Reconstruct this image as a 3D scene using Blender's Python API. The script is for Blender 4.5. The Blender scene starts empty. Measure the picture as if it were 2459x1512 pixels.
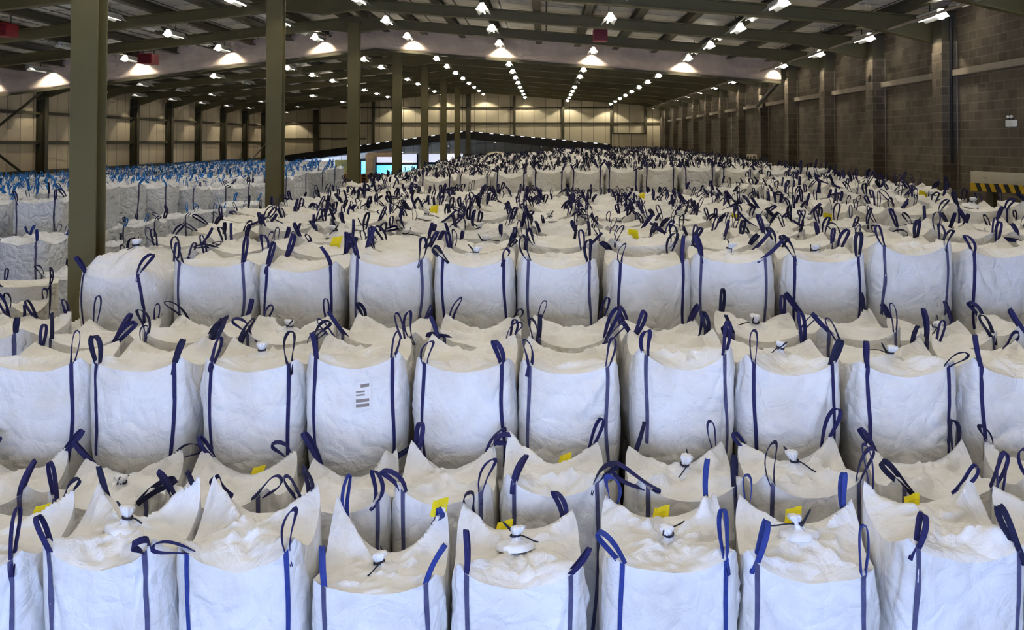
import bpy, math, random
import numpy as np
from mathutils import Vector, Matrix, Euler

C = bpy.context.scene.collection
RAD = math.radians
random.seed(11)

# ------------------------------------------------------------------ camera
F = 2400.0                     # focal length in pixels of the 2459 px wide frame
PITCH = RAD(1.5)
CZ = 4.25                      # camera height above the floor
VPX, HOR = 1312.0, 340.0
PPY = HOR - F * math.tan(PITCH)
cam_d = bpy.data.cameras.new('camera')
cam = bpy.data.objects.new('camera', cam_d)
C.objects.link(cam)
cam.location = (0, 0, CZ)
cam.rotation_euler = (RAD(90) + PITCH, 0, 0)
cam_d.sensor_fit = 'HORIZONTAL'
cam_d.sensor_width = 36.0
cam_d.lens = F / 2459.0 * 36.0
cam_d.shift_x = -(VPX - 1229.5) / 2459.0
cam_d.shift_y = -(756.0 - PPY) / 2459.0
cam_d.clip_end = 500
bpy.context.scene.camera = cam


def at(px, py, d):
    """World point seen at photo pixel (px, py) at depth d."""
    u, v = (px - VPX) / F, (PPY - py) / F
    dx, dy, dz = u, math.cos(PITCH) - v * math.sin(PITCH), math.sin(PITCH) + v * math.cos(PITCH)
    t = d / dy
    return Vector((dx * t, d, CZ + dz * t))


def proj(x, y, z):
    h = z - CZ
    dep = y * math.cos(PITCH) + h * math.sin(PITCH)
    up = -y * math.sin(PITCH) + h * math.cos(PITCH)
    return VPX + F * x / dep, PPY - F * up / dep


# ------------------------------------------------------------------ materials
def lin(r, g, b):
    f = lambda c: ((c / 255 + 0.055) / 1.055) ** 2.4 if c > 10 else c / 255 / 12.92
    return (f(r), f(g), f(b), 1.0)


def new_mat(name):
    m = bpy.data.materials.new(name)
    m.use_nodes = True
    nt = m.node_tree
    return m, nt, nt.nodes['Principled BSDF']


def plain(name, col, rough=0.6, metal=0.0, spec=0.4, noise=0.0, scale=3.0, bump=0.0):
    m, nt, b = new_mat(name)
    b.inputs['Base Color'].default_value = col
    b.inputs['Roughness'].default_value = rough
    b.inputs['Metallic'].default_value = metal
    b.inputs['Specular IOR Level'].default_value = spec
    if noise or bump:
        tc = nt.nodes.new('ShaderNodeTexCoord')
        n = nt.nodes.new('ShaderNodeTexNoise')
        n.inputs['Scale'].default_value = scale
        n.inputs['Detail'].default_value = 5
        nt.links.new(tc.outputs['Object'], n.inputs['Vector'])
        if noise:
            r = nt.nodes.new('ShaderNodeValToRGB')
            k1, k2 = 1 - noise, 1 + noise
            r.color_ramp.elements[0].position = 0.3
            r.color_ramp.elements[1].position = 0.7
            r.color_ramp.elements[0].color = (col[0] * k1, col[1] * k1, col[2] * k1, 1)
            r.color_ramp.elements[1].color = (min(1, col[0] * k2), min(1, col[1] * k2), min(1, col[2] * k2), 1)
            nt.links.new(n.outputs['Fac'], r.inputs['Fac'])
            nt.links.new(r.outputs['Color'], b.inputs['Base Color'])
        if bump:
            bp = nt.nodes.new('ShaderNodeBump')
            bp.inputs['Strength'].default_value = bump
            bp.inputs['Distance'].default_value = 0.02
            nt.links.new(n.outputs['Fac'], bp.inputs['Height'])
            nt.links.new(bp.outputs['Normal'], b.inputs['Normal'])
    return m


def glow(name, col, strength, sample=True):
    m, nt, b = new_mat(name)
    b.inputs['Base Color'].default_value = (0.8, 0.8, 0.8, 1)
    b.inputs['Emission Color'].default_value = col
    b.inputs['Emission Strength'].default_value = strength
    if not sample:
        m.cycles.emission_sampling = 'NONE'
    return m


def fabric(name, light, dark, rough, bump, spec):
    """Woven polypropylene film: faint dust stains and a crumpled bump, shifted per bag."""
    m, nt, b = new_mat(name)
    L = nt.links.new
    tc = nt.nodes.new('ShaderNodeTexCoord')
    oi = nt.nodes.new('ShaderNodeObjectInfo')
    ad = nt.nodes.new('ShaderNodeVectorMath'); ad.operation = 'ADD'
    mu = nt.nodes.new('ShaderNodeMath'); mu.operation = 'MULTIPLY'; mu.inputs[1].default_value = 37.0
    L(oi.outputs['Random'], mu.inputs[0])
    L(tc.outputs['Object'], ad.inputs[0]); L(mu.outputs[0], ad.inputs[1])
    n1 = nt.nodes.new('ShaderNodeTexNoise'); n1.inputs['Scale'].default_value = 2.2; n1.inputs['Detail'].default_value = 6
    L(ad.outputs[0], n1.inputs['Vector'])
    r = nt.nodes.new('ShaderNodeValToRGB')
    r.color_ramp.elements[0].position = 0.32; r.color_ramp.elements[0].color = dark
    r.color_ramp.elements[1].position = 0.6; r.color_ramp.elements[1].color = light
    L(n1.outputs['Fac'], r.inputs['Fac']); L(r.outputs['Color'], b.inputs['Base Color'])
    b.inputs['Roughness'].default_value = rough
    b.inputs['Specular IOR Level'].default_value = spec
    n2 = nt.nodes.new('ShaderNodeTexNoise'); n2.inputs['Scale'].default_value = 4.5; n2.inputs['Detail'].default_value = 7
    n2.inputs['Distortion'].default_value = 2.2; n2.inputs['Roughness'].default_value = 0.55
    L(ad.outputs[0], n2.inputs['Vector'])
    v = nt.nodes.new('ShaderNodeTexVoronoi'); v.feature = 'DISTANCE_TO_EDGE'; v.inputs['Scale'].default_value = 5.0
    wp = nt.nodes.new('ShaderNodeVectorMath'); wp.operation = 'MULTIPLY_ADD'; wp.inputs[1].default_value = (0.25, 0.25, 0.25)
    L(n1.outputs['Color'], wp.inputs[0]); L(ad.outputs[0], wp.inputs[2]); L(wp.outputs[0], v.inputs['Vector'])
    mr = nt.nodes.new('ShaderNodeMapRange'); mr.inputs['From Max'].default_value = 0.22
    mr.inputs['To Max'].default_value = 0.35
    L(v.outputs['Distance'], mr.inputs['Value'])
    sm = nt.nodes.new('ShaderNodeMath'); sm.operation = 'ADD'
    L(n2.outputs['Fac'], sm.inputs[0]); L(mr.outputs['Result'], sm.inputs[1])
    bp = nt.nodes.new('ShaderNodeBump'); bp.inputs['Strength'].default_value = bump; bp.inputs['Distance'].default_value = 0.05
    L(sm.outputs[0], bp.inputs['Height']); L(bp.outputs['Normal'], b.inputs['Normal'])
    return m


M = {}
M['bag'] = fabric('woven_white_fabric', (0.86, 0.84, 0.80, 1), (0.74, 0.70, 0.62, 1), 0.55, 0.48, 0.3)
M['film'] = fabric('shiny_white_film', (0.80, 0.79, 0.77, 1), (0.70, 0.68, 0.64, 1), 0.30, 0.7, 0.5)
M['heap'] = fabric('bluish_white_film', (0.85, 0.88, 0.94, 1), (0.76, 0.78, 0.84, 1), 0.24, 0.8, 0.6)
M['navy'] = plain('navy_webbing', lin(44, 43, 86), 0.75, 0, 0.2, 0.2, 30)
M['navy_dark'] = plain('dark_navy_webbing', lin(36, 36, 62), 0.75, 0, 0.2, 0.2, 30)
M['royal'] = plain('royal_blue_webbing', lin(48, 64, 132), 0.7, 0, 0.2, 0.2, 30)
M['sky'] = plain('bright_blue_webbing', lin(54, 128, 212), 0.7, 0, 0.2, 0.2, 30)
M['faded'] = plain('faded_navy_webbing', lin(82, 82, 112), 0.75, 0, 0.2, 0.25, 12)
M['cord'] = plain('dark_cord', lin(40, 38, 48), 0.8)
M['tie'] = plain('white_spout_film', (0.82, 0.81, 0.79, 1), 0.45, 0, 0.4, 0.06, 9, 0.3)
M['yellow'] = plain('yellow_tag_card', lin(232, 214, 20), 0.6)
M['paper'] = plain('label_paper', (0.78, 0.75, 0.70, 1), 0.6)
M['ink'] = plain('label_ink', lin(140, 128, 118), 0.7)
M['steel'] = plain('olive_painted_steel', lin(99, 91, 55), 0.5, 0, 0.4, 0.08, 2.0)
M['steel_dark'] = plain('dark_olive_steel', lin(72, 67, 48), 0.55, 0, 0.35, 0.1, 2.0)
M['white_steel'] = plain('white_enamel', lin(225, 225, 215), 0.4)
M['red'] = plain('red_enamel', lin(140, 26, 34), 0.45)
M['red_dark'] = plain('dark_red_enamel', lin(96, 18, 26), 0.5)
M['lamp'] = glow('lit_lamp', (1.0, 0.95, 0.84, 1), 34.0, True)
M['tube_lit'] = glow('lit_tube', (1.0, 0.98, 0.90, 1), 3.0, False)
M['black'] = plain('black_paint', lin(28, 26, 26), 0.6)
M['hazard_yellow'] = plain('hazard_yellow_paint', lin(205, 165, 30), 0.6)
M['cream'] = plain('cream_board', lin(196, 182, 152), 0.7, 0, 0.3, 0.06, 3)
M['conc'] = plain('ledge_concrete', lin(150, 138, 120), 0.8, 0, 0.2, 0.1, 5)
M['fabric_curtain'] = plain('dusty_curtain_film', lin(196, 178, 162), 0.6, 0, 0.3, 0.12, 2.5, 0.8)
M['timber'] = plain('pallet_timber', lin(150, 112, 78), 0.8, 0, 0.2, 0.2, 6)
M['orange'] = plain('ochre_paint', lin(205, 150, 85), 0.7, 0, 0.2, 0.15, 3)
M['strip_curtain'] = plain('yellow_strip_film', lin(190, 165, 70), 0.4, 0, 0.4, 0.2, 5)
M['pane'] = glow('daylit_cyan_pane', (0.10, 0.62, 0.95, 1), 1.1, False)
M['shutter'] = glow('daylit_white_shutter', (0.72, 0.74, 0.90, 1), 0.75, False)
M['gap'] = glow('gap_glow', (0.9, 0.93, 1.0, 1), 0.75, False)
M['floor'] = plain('concrete_floor', lin(120, 116, 108), 0.7, 0, 0.3, 0.12, 0.7)
M['rooflight'] = plain('yellowed_rooflight', lin(200, 158, 96), 0.5)


def clad(name, col, groove, pitch, rough=0.55):
    """Ribbed sheet cladding: fine vertical grooves every `pitch` metres along x + y."""
    m, nt, b = new_mat(name)
    L = nt.links.new
    tc = nt.nodes.new('ShaderNodeTexCoord')
    sx = nt.nodes.new('ShaderNodeSeparateXYZ'); L(tc.outputs['Object'], sx.inputs[0])
    a = nt.nodes.new('ShaderNodeMath'); a.operation = 'ADD'; L(sx.outputs['X'], a.inputs[0]); L(sx.outputs['Y'], a.inputs[1])
    d = nt.nodes.new('ShaderNodeMath'); d.operation = 'MULTIPLY'; d.inputs[1].default_value = 1.0 / pitch; L(a.outputs[0], d.inputs[0])
    fr = nt.nodes.new('ShaderNodeMath'); fr.operation = 'FRACT'; L(d.outputs[0], fr.inputs[0])
    lt = nt.nodes.new('ShaderNodeMath'); lt.operation = 'LESS_THAN'; lt.inputs[1].default_value = 0.035; L(fr.outputs[0], lt.inputs[0])
    fl = nt.nodes.new('ShaderNodeMath'); fl.operation = 'FLOOR'; L(d.outputs[0], fl.inputs[0])
    wn = nt.nodes.new('ShaderNodeTexWhiteNoise'); wn.noise_dimensions = '1D'; L(fl.outputs[0], wn.inputs['W'])
    mr = nt.nodes.new('ShaderNodeMapRange'); mr.inputs['To Min'].default_value = 0.88; mr.inputs['To Max'].default_value = 1.08
    L(wn.outputs['Value'], mr.inputs['Value'])
    vm = nt.nodes.new('ShaderNodeVectorMath'); vm.operation = 'SCALE'; vm.inputs[0].default_value = col[:3]
    L(mr.outputs['Result'], vm.inputs['Scale'])
    mx = nt.nodes.new('ShaderNodeMix'); mx.data_type = 'RGBA'
    L(lt.outputs[0], mx.inputs['Factor']); L(vm.outputs[0], mx.inputs['A']); mx.inputs['B'].default_value = groove
    L(mx.outputs['Result'], b.inputs['Base Color'])
    b.inputs['Roughness'].default_value = rough
    return m


M['clad'] = clad('pale_wall_cladding', lin(216, 202, 168), lin(92, 84, 68), 0.9)
M['clad_left'] = clad('pale_left_cladding', lin(214, 196, 164), lin(92, 84, 70), 0.95)


def roof_mat():
    m, nt, b = new_mat('grey_roof_lining')
    L = nt.links.new
    tc = nt.nodes.new('ShaderNodeTexCoord')
    n = nt.nodes.new('ShaderNodeTexBrick')
    n.inputs['Color1'].default_value = lin(232, 226, 212); n.inputs['Color2'].default_value = lin(208, 202, 188)
    n.inputs['Mortar'].default_value = lin(60, 58, 50)
    n.inputs['Scale'].default_value = 1.0; n.inputs['Brick Width'].default_value = 1.25; n.inputs['Row Height'].default_value = 1.1
    n.inputs['Mortar Size'].default_value = 0.025; n.offset = 0.0
    L(tc.outputs['Object'], n.inputs['Vector']); L(n.outputs['Color'], b.inputs['Base Color'])
    b.inputs['Roughness'].default_value = 0.7
    return m


M['roof'] = roof_mat()


def block_mat():
    m, nt, b = new_mat('brown_blockwork')
    L = nt.links.new
    tc = nt.nodes.new('ShaderNodeTexCoord')
    sx = nt.nodes.new('ShaderNodeSeparateXYZ'); L(tc.outputs['Object'], sx.inputs[0])
    a = nt.nodes.new('ShaderNodeMath'); a.operation = 'ADD'; L(sx.outputs['X'], a.inputs[0]); L(sx.outputs['Y'], a.inputs[1])
    cb = nt.nodes.new('ShaderNodeCombineXYZ'); L(a.outputs[0], cb.inputs['X']); L(sx.outputs['Z'], cb.inputs['Y'])
    n = nt.nodes.new('ShaderNodeTexBrick')
    n.inputs['Color1'].default_value = lin(108, 97, 81); n.inputs['Color2'].default_value = lin(88, 79, 66)
    n.inputs['Mortar'].default_value = lin(122, 112, 95)
    n.inputs['Scale'].default_value = 1.0; n.inputs['Brick Width'].default_value = 0.38; n.inputs['Row Height'].default_value = 0.18
    n.inputs['Mortar Size'].default_value = 0.011; n.inputs['Mortar Smooth'].default_value = 0.3
    n.inputs['Bias'].default_value = -0.1
    L(cb.outputs[0], n.inputs['Vector'])
    ns = nt.nodes.new('ShaderNodeTexNoise'); ns.inputs['Scale'].default_value = 1.1; ns.inputs['Detail'].default_value = 6
    L(tc.outputs['Object'], ns.inputs['Vector'])
    mr = nt.nodes.new('ShaderNodeMapRange'); mr.inputs['From Min'].default_value = 0.3; mr.inputs['From Max'].default_value = 0.7
    mr.inputs['To Min'].default_value = 0.7; mr.inputs['To Max'].default_value = 1.2
    L(ns.outputs['Fac'], mr.inputs['Value'])
    vm = nt.nodes.new('ShaderNodeVectorMath'); vm.operation = 'SCALE'
    L(n.outputs['Color'], vm.inputs[0]); L(mr.outputs['Result'], vm.inputs['Scale']); L(vm.outputs[0], b.inputs['Base Color'])
    b.inputs['Roughness'].default_value = 0.9
    b.inputs['Specular IOR Level'].default_value = 0.15
    bp = nt.nodes.new('ShaderNodeBump'); bp.inputs['Strength'].default_value = 0.5; bp.inputs['Distance'].default_value = 0.01
    bp.invert = True
    L(n.outputs['Fac'], bp.inputs['Height']); L(bp.outputs['Normal'], b.inputs['Normal'])
    return m


M['block'] = block_mat()


# ------------------------------------------------------------------ object helpers
def tag(o, label=None, cat=None, group=None, kind=None):
    if label: o['label'] = label
    if cat: o['category'] = cat
    if group: o['group'] = group
    if kind: o['kind'] = kind
    return o


def empty(name, loc, rz=0.0, rx=0.0, ry=0.0):
    o = bpy.data.objects.new(name, None)
    C.objects.link(o)
    o.empty_display_size = 0.1
    o.location = loc
    o.rotation_euler = (rx, ry, rz)
    return o


def mesh_of(name, verts, faces, mats, idx=None, smooth=False):
    me = bpy.data.meshes.new(name)
    me.from_pydata([tuple(v) for v in verts], [], faces)
    for m in (mats if isinstance(mats, (list, tuple)) else [mats]):
        me.materials.append(m)
    if idx is not None:
        me.polygons.foreach_set('material_index', idx)
    if smooth:
        me.polygons.foreach_set('use_smooth', [True] * len(me.polygons))
    me.update()
    return me


def link(name, me, parent=None, loc=None, rot=None, scale=None):
    o = bpy.data.objects.new(name, me)
    C.objects.link(o)
    if parent is not None: o.parent = parent
    if loc is not None: o.location = loc
    if rot is not None: o.rotation_euler = rot
    if scale is not None: o.scale = scale
    return o


class MB:
    def __init__(self):
        self.v, self.f, self.i = [], [], []

    def add(self, v, f, mi=0):
        b = len(self.v)
        self.v += [tuple(p) for p in v]
        self.f += [tuple(b + k for k in q) for q in f]
        self.i += [mi] * len(f)
        return self

    def box(self, x0, x1, y0, y1, z0, z1, mi=0):
        v = [(x0, y0, z0), (x1, y0, z0), (x1, y1, z0), (x0, y1, z0), (x0, y0, z1), (x1, y0, z1), (x1, y1, z1), (x0, y1, z1)]
        return self.add(v, [(3, 2, 1, 0), (4, 5, 6, 7), (0, 1, 5, 4), (1, 2, 6, 5), (2, 3, 7, 6), (3, 0, 4, 7)], mi)

    def prism(self, poly, d0, d1, axis='y', mi=0):
        """Extrude a polygon: axis y -> poly is (x, z); axis x -> poly is (y, z); axis z -> poly is (x, y)."""
        n = len(poly)
        mk = {'y': lambda p, d: (p[0], d, p[1]), 'x': lambda p, d: (d, p[0], p[1]), 'z': lambda p, d: (p[0], p[1], d)}[axis]
        v = [mk(p, d0) for p in poly] + [mk(p, d1) for p in poly]
        f = [tuple(range(n)), tuple(range(2 * n - 1, n - 1, -1))] + [(k, n + k, n + (k + 1) % n, (k + 1) % n) for k in range(n)]
        return self.add(v, f, mi)

    def tube(self, pts, r, n=8, mi=0):
        pts = [Vector(p) for p in pts]
        rings, fs = [], []
        for k, p in enumerate(pts):
            a = pts[max(0, k - 1)]; b = pts[min(len(pts) - 1, k + 1)]
            t = (b - a).normalized()
            up = Vector((0, 0, 1)) if abs(t.z) < 0.9 else Vector((1, 0, 0))
            s = t.cross(up).normalized(); w = s.cross(t)
            rr = r[k] if isinstance(r, (list, tuple)) else r
            rings += [p + (s * math.cos(2 * math.pi * j / n) + w * math.sin(2 * math.pi * j / n)) * rr for j in range(n)]
        for k in range(len(pts) - 1):
            for j in range(n):
                fs.append((k * n + j, k * n + (j + 1) % n, (k + 1) * n + (j + 1) % n, (k + 1) * n + j))
        fs.append(tuple(range(n - 1, -1, -1)))
        fs.append(tuple((len(pts) - 1) * n + j for j in range(n)))
        return self.add(rings, fs, mi)

    def ball(self, c, rx, ry, rz, nu=12, nv=8, mi=0):
        v = [(c[0], c[1], c[2] + rz)]
        for a in range(1, nv):
            t = math.pi * a / nv
            for b in range(nu):
                p = 2 * math.pi * b / nu
                v.append((c[0] + rx * math.sin(t) * math.cos(p), c[1] + ry * math.sin(t) * math.sin(p), c[2] + rz * math.cos(t)))
        v.append((c[0], c[1], c[2] - rz))
        f = [(0, 1 + b, 1 + (b + 1) % nu) for b in range(nu)]
        for a in range(nv - 2):
            for b in range(nu):
                p = 1 + a * nu
                f.append((p + b, p + nu + b, p + nu + (b + 1) % nu, p + (b + 1) % nu))
        p = 1 + (nv - 2) * nu
        f += [(p + b, len(v) - 1, p + (b + 1) % nu) for b in range(nu)]
        return self.add(v, f, mi)

    def mesh(self, name, mats, smooth=False):
        return mesh_of(name, self.v, self.f, mats, self.i, smooth)

    def build(self, name, mats, parent=None, smooth=False, loc=None, rot=None):
        return link(name, self.mesh(name, mats, smooth), parent, loc, rot)


ONES = 'zeroth first second third fourth fifth sixth seventh eighth ninth tenth eleventh twelfth thirteenth fourteenth fifteenth sixteenth seventeenth eighteenth nineteenth'.split()
TENS = {2: ('twenty', 'twentieth'), 3: ('thirty', 'thirtieth'), 4: ('forty', 'fortieth'), 5: ('fifty', 'fiftieth')}


def nth(n):
    if n < 20: return ONES[n]
    t, o = divmod(n, 10)
    return TENS[t][1] if o == 0 else TENS[t][0] + '-' + ONES[o]


# ------------------------------------------------------------------ bulk bags: shape
def vnoise(x, y, seed):
    rng = np.random.RandomState(seed % 100000)
    tab = rng.rand(64, 64) * 2 - 1
    xi, yi = np.floor(x).astype(int), np.floor(y).astype(int)
    fx, fy = x - xi, y - yi
    fx, fy = fx * fx * (3 - 2 * fx), fy * fy * (3 - 2 * fy)
    g = lambda a, b: tab[a % 64, b % 64]
    return (g(xi, yi) * (1 - fx) + g(xi + 1, yi) * fx) * (1 - fy) + (g(xi, yi + 1) * (1 - fx) + g(xi + 1, yi + 1) * fx) * fy


class Bag:
    """Surface of one filled bulk bag, standing on z = 0 and centred on x = y = 0; front is -y."""

    def __init__(self, seed, H=1.0, half=0.47, depth=None, peaks=(0.09, 0.09, 0.09, 0.09), sag=(0.03, 0.03, 0.03, 0.03), dome=0.02,
                 bulge=0.035, wrinkle=1.0, lean=(0, 0), n0=4.2):
        self.n0 = n0
        self.s, self.H, self.a = seed, H, half
        self.b = depth if depth else half
        self.pk, self.sag, self.dome, self.bulge, self.wr, self.lean = peaks, sag, dome, bulge, wrinkle, lean
        r = random.Random(seed * 7 + 3)
        self.folds = []
        for face in range(4):
            for k in range(9):
                cx = r.choice((-1, 1)) * r.uniform(0.72, 0.92) if k < 6 else r.uniform(-0.7, 0.7)
                v0 = r.uniform(0.9, 1.02) if k < 6 else r.uniform(0.3, 0.95)
                ang = math.atan2(-r.uniform(0.25, 1.2), -math.copysign(r.uniform(0.3, 1.0), cx)) if k < 6 else r.uniform(-0.35, 0.35)
                self.folds.append((face, cx, v0, math.cos(ang), math.sin(ang), r.uniform(0.25, 0.75), r.uniform(0.025, 0.06), r.uniform(-0.026, 0.026)))
        self.tfolds = []
        for k in range(22):
            a = r.uniform(0, 2 * math.pi)
            if k < 8:
                q = math.pi / 4 + math.pi / 2 * r.randrange(4) + r.uniform(-0.2, 0.2)
                px, py = 0.85 * math.copysign(1, math.cos(q)), 0.85 * math.copysign(1, math.sin(q))
                a = math.atan2(-py, -px) + r.uniform(-0.6, 0.6)
            else:
                px, py = r.uniform(-0.5, 0.5), r.uniform(-0.5, 0.5)
            self.tfolds.append((px, py, math.cos(a), math.sin(a), r.uniform(0.3, 0.9), r.uniform(0.03, 0.08), r.uniform(-0.04, 0.045)))

    def ring(self, sx, sy, v):
        n = self.n0 + (2.8 if self.n0 > 4 else 0.4) * v ** 3
        k = 1.0 / (np.abs(sx) ** n + np.abs(sy) ** n) ** (1.0 / n)
        w = 1.0 + self.bulge * np.sin(np.pi * np.clip(v, 0, 1)) ** 0.8 - 0.02 * v - 0.05 * (1 - v) ** 6
        return sx * k * w * self.a, sy * k * w * self.b

    def rim(self, sx, sy):
        e = (np.abs(sx) * np.abs(sy)) ** 2.2
        wx, wy = (1 + sx) / 2, (1 + sy) / 2
        fl, fr, bl, br = self.pk
        p = fl * (1 - wx) * (1 - wy) + fr * wx * (1 - wy) + bl * (1 - wx) * wy + br * wx * wy
        sf, sb, sl, sr = self.sag
        isx = np.abs(sx) >= np.abs(sy)
        sg = np.where(isx, np.where(sx > 0, sr, sl) * (1 - sy ** 2) ** 1.3, np.where(sy > 0, sb, sf) * (1 - sx ** 2) ** 1.3)
        c = np.where(isx, sy, sx)
        nz = 0.012 * vnoise(c * 3 + 7 + 5 * (isx * 1) + 3 * np.sign(np.where(isx, sx, sy)), c * 0 + 1.5, self.s + 5) * (1 - c ** 4)
        return self.H + p * e - sg + nz * self.wr

    def side(self, sx, sy, v):
        x, y = self.ring(sx, sy, v)
        z = self.rim(sx, sy) * v
        isx = np.abs(sx) >= np.abs(sy)
        c = np.where(isx, sy, sx)
        face = np.where(isx, np.where(sx > 0, 1, 3), np.where(sy > 0, 2, 0))
        fade = (1 - np.abs(c) ** 6) * (1 - np.clip((v - 0.93) / 0.07, 0, 1) * 0.8)
        d = 0.010 * vnoise(c * 2.1 + face * 11, v * 2.4, self.s) + 0.005 * vnoise(c * 5 + face * 7, v * 9, self.s + 1)
        d = d + 0.0035 * vnoise(c * 4 + face * 5, v * 26, self.s + 2) * (0.3 + v)
        for (fc, cx, v0, ca, sa, ln, wd, am) in self.folds:
            al = (c - cx) * ca + (v - v0) * sa
            ac = -(c - cx) * sa + (v - v0) * ca
            g = np.exp(-(ac / wd) ** 2) * np.clip(1 - np.abs(al - ln / 2) / (ln / 2 + 0.05), 0, 1) ** 0.7
            d = d + np.where(face == fc, am * g, 0)
        d = d * fade * self.wr
        ox = np.where(isx, np.sign(sx), 0.0); oy = np.where(isx, 0.0, np.sign(sy))
        return np.stack([x + ox * d + self.lean[0] * v * v, y + oy * d + self.lean[1] * v * v, z], -1)

    def top(self, s, t):
        rho = np.maximum(np.maximum(np.abs(s), np.abs(t)), 1e-6)
        sx = np.where(rho > 1e-5, s / rho, 1.0); sy = np.where(rho > 1e-5, t / rho, 0.0)
        x, y = self.ring(sx, sy, np.ones_like(s))
        zr = self.rim(sx, sy)
        k = rho ** 1.7
        z = zr * k + (self.H + self.dome) * (1 - k)
        inn = 1 - rho ** 8
        d = 0.024 * vnoise(s * 1.7 + 3, t * 1.7, self.s + 3) + 0.011 * vnoise(s * 4.2, t * 4.2, self.s + 4) + 0.007 * vnoise(s * 9, t * 9, self.s + 8)
        th = np.arctan2(t, s)
        d = d + 0.010 * np.sin(th * 11 + 2 * vnoise(s * 2, t * 2, self.s + 6)) * np.exp(-((rho - 0.4) / 0.25) ** 2)
        for (px, py, ca, sa, ln, wd, am) in self.tfolds:
            al = (s - px) * ca + (t - py) * sa
            ac = -(s - px) * sa + (t - py) * ca
            d = d + am * np.exp(-(ac / wd) ** 2) * np.clip(1 - np.abs(al - ln / 2) / (ln / 2 + 0.05), 0, 1) ** 0.7
        z = z + d * inn * self.wr
        return np.stack([x * rho + self.lean[0], y * rho + self.lean[1], z], -1)

    def arrays(self, n, m):
        """n cells along one side, m up the side. Returns (verts, quads)."""
        g = np.linspace(-1, 1, n + 1)
        per = [(g[i], -1.0) for i in range(n)] + [(1.0, g[i]) for i in range(n)] + [(-g[i], 1.0) for i in range(n)] + [(-1.0, -g[i]) for i in range(n)]
        P = np.array(per)
        N = 4 * n
        vs = np.linspace(0, 1, m + 1)
        sx = np.tile(P[:, 0], m + 1); sy = np.tile(P[:, 1], m + 1)
        S = self.side(sx, sy, np.repeat(vs, N))
        q = []
        for r in range(m):
            for i in range(N):
                j = (i + 1) % N
                q.append((r * N + i, r * N + j, (r + 1) * N + j, (r + 1) * N + i))
        q_bottom = [tuple(range(N - 1, -1, -1))]
        s, t = np.meshgrid(g[1:-1], g[1:-1])           # inner top points; rows along t
        T = self.top(s.ravel(), t.ravel())
        base = len(S); top0 = m * N

        def idx(i, j):                                  # column i (s), row j (t) of the top grid
            if j == 0: return top0 + i
            if i == n: return top0 + n + j
            if j == n: return top0 + 2 * n + (n - i)
            if i == 0: return top0 + 3 * n + (n - j)
            return base + (j - 1) * (n - 1) + (i - 1)
        # (0, 0) is handled by j == 0; (0, n) by j == n; i == 0 with 0 < j < n by the last side
        for j in range(n):
            for i in range(n):
                q.append((idx(i, j), idx(i + 1, j), idx(i + 1, j + 1), idx(i, j + 1)))
        return np.concatenate([S, T]), q, q_bottom

    def mesh(self, name, mat, n, m):
        v, q, qb = self.arrays(n, m)
        me = mesh_of(name, v.tolist(), q + qb, mat, None, True)
        ev = np.empty(len(me.edges) * 2, dtype=np.int32)
        me.edges.foreach_get('vertices', ev)
        ev = ev.reshape(-1, 2)
        lo, hi = m * 4 * n, (m + 1) * 4 * n
        on = (ev[:, 0] >= lo) & (ev[:, 0] < hi) & (ev[:, 1] >= lo) & (ev[:, 1] < hi)
        at_ = me.attributes.new('sharp_edge', 'BOOLEAN', 'EDGE')
        at_.data.foreach_set('value', on)
        return me

    def strap(self, name, mat, sx, sy, v0=0.12, v1=1.0, wid=0.042, n=18, jig=0.15):
        """A webbing strip sewn up the side at (sx, sy); closed into the surface at its edges."""
        r = random.Random(self.s * 31 + int(sx * 10) + int(sy * 100))
        ph, am = r.uniform(0, 6), r.uniform(0.3, 1.0) * jig
        v0 = r.uniform(0.08, 0.32)
        cols = [(-0.5, -0.008), (-0.42, 0.008), (0.42, 0.008), (0.5, -0.008)]
        verts, faces = [], []
        for k in range(n + 1):
            v = v0 + (v1 - v0) * k / n
            off = am * math.sin(ph + 5 * v) * (1 - v)
            for (cw, lift) in cols:
                a, b = sx, sy
                if abs(sy) >= abs(sx): a = sx + (cw * wid) / self.a + off
                else: b = sy + (cw * wid) / self.b + off
                p = self.side(np.array([a]), np.array([b]), np.array([v]))[0]
                if abs(sy) >= abs(sx): p[1] += math.copysign(lift, sy)
                else: p[0] += math.copysign(lift, sx)
                verts.append(p.tolist())
        for k in range(n):
            for c in range(3):
                faces.append((k * 4 + c, k * 4 + c + 1, k * 4 + c + 5, k * 4 + c + 4))
        return mesh_of(name, verts, faces, mat, None, True)

    def patch(self, name, mats, s0, s1, t0, t1, lift, on_top=True, ns=6, nt=5, idx=None, jitter=0.0):
        """A thin sheet lying on the top (s, t) or on the front (sx, v)."""
        r = random.Random(self.s + 77)
        ss, tt = np.meshgrid(np.linspace(s0, s1, ns + 1), np.linspace(t0, t1, nt + 1))
        if on_top:
            P = self.top(ss.ravel(), tt.ravel()); P[:, 2] += lift
        else:
            P = self.side(ss.ravel(), -np.ones(ss.size), tt.ravel()); P[:, 1] -= lift
        if jitter:
            P[:, 2] += np.array([r.uniform(0, jitter) for _ in range(len(P))])
        top = P.tolist()
        low = (P - (np.array([0, 0, 0.003]) if on_top else np.array([0, -0.003, 0]))).tolist()
        W = ns + 1; n0 = len(top)
        f, mi = [], []
        for j in range(nt):
            for i in range(ns):
                f.append((j * W + i, j * W + i + 1, (j + 1) * W + i + 1, (j + 1) * W + i)); mi.append(idx(i, j) if idx else 0)
        ed = [i for i in range(W)] + [j * W + ns for j in range(1, nt + 1)] + [nt * W + i for i in range(ns - 1, -1, -1)] + [j * W for j in range(nt - 1, 0, -1)]
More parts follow.
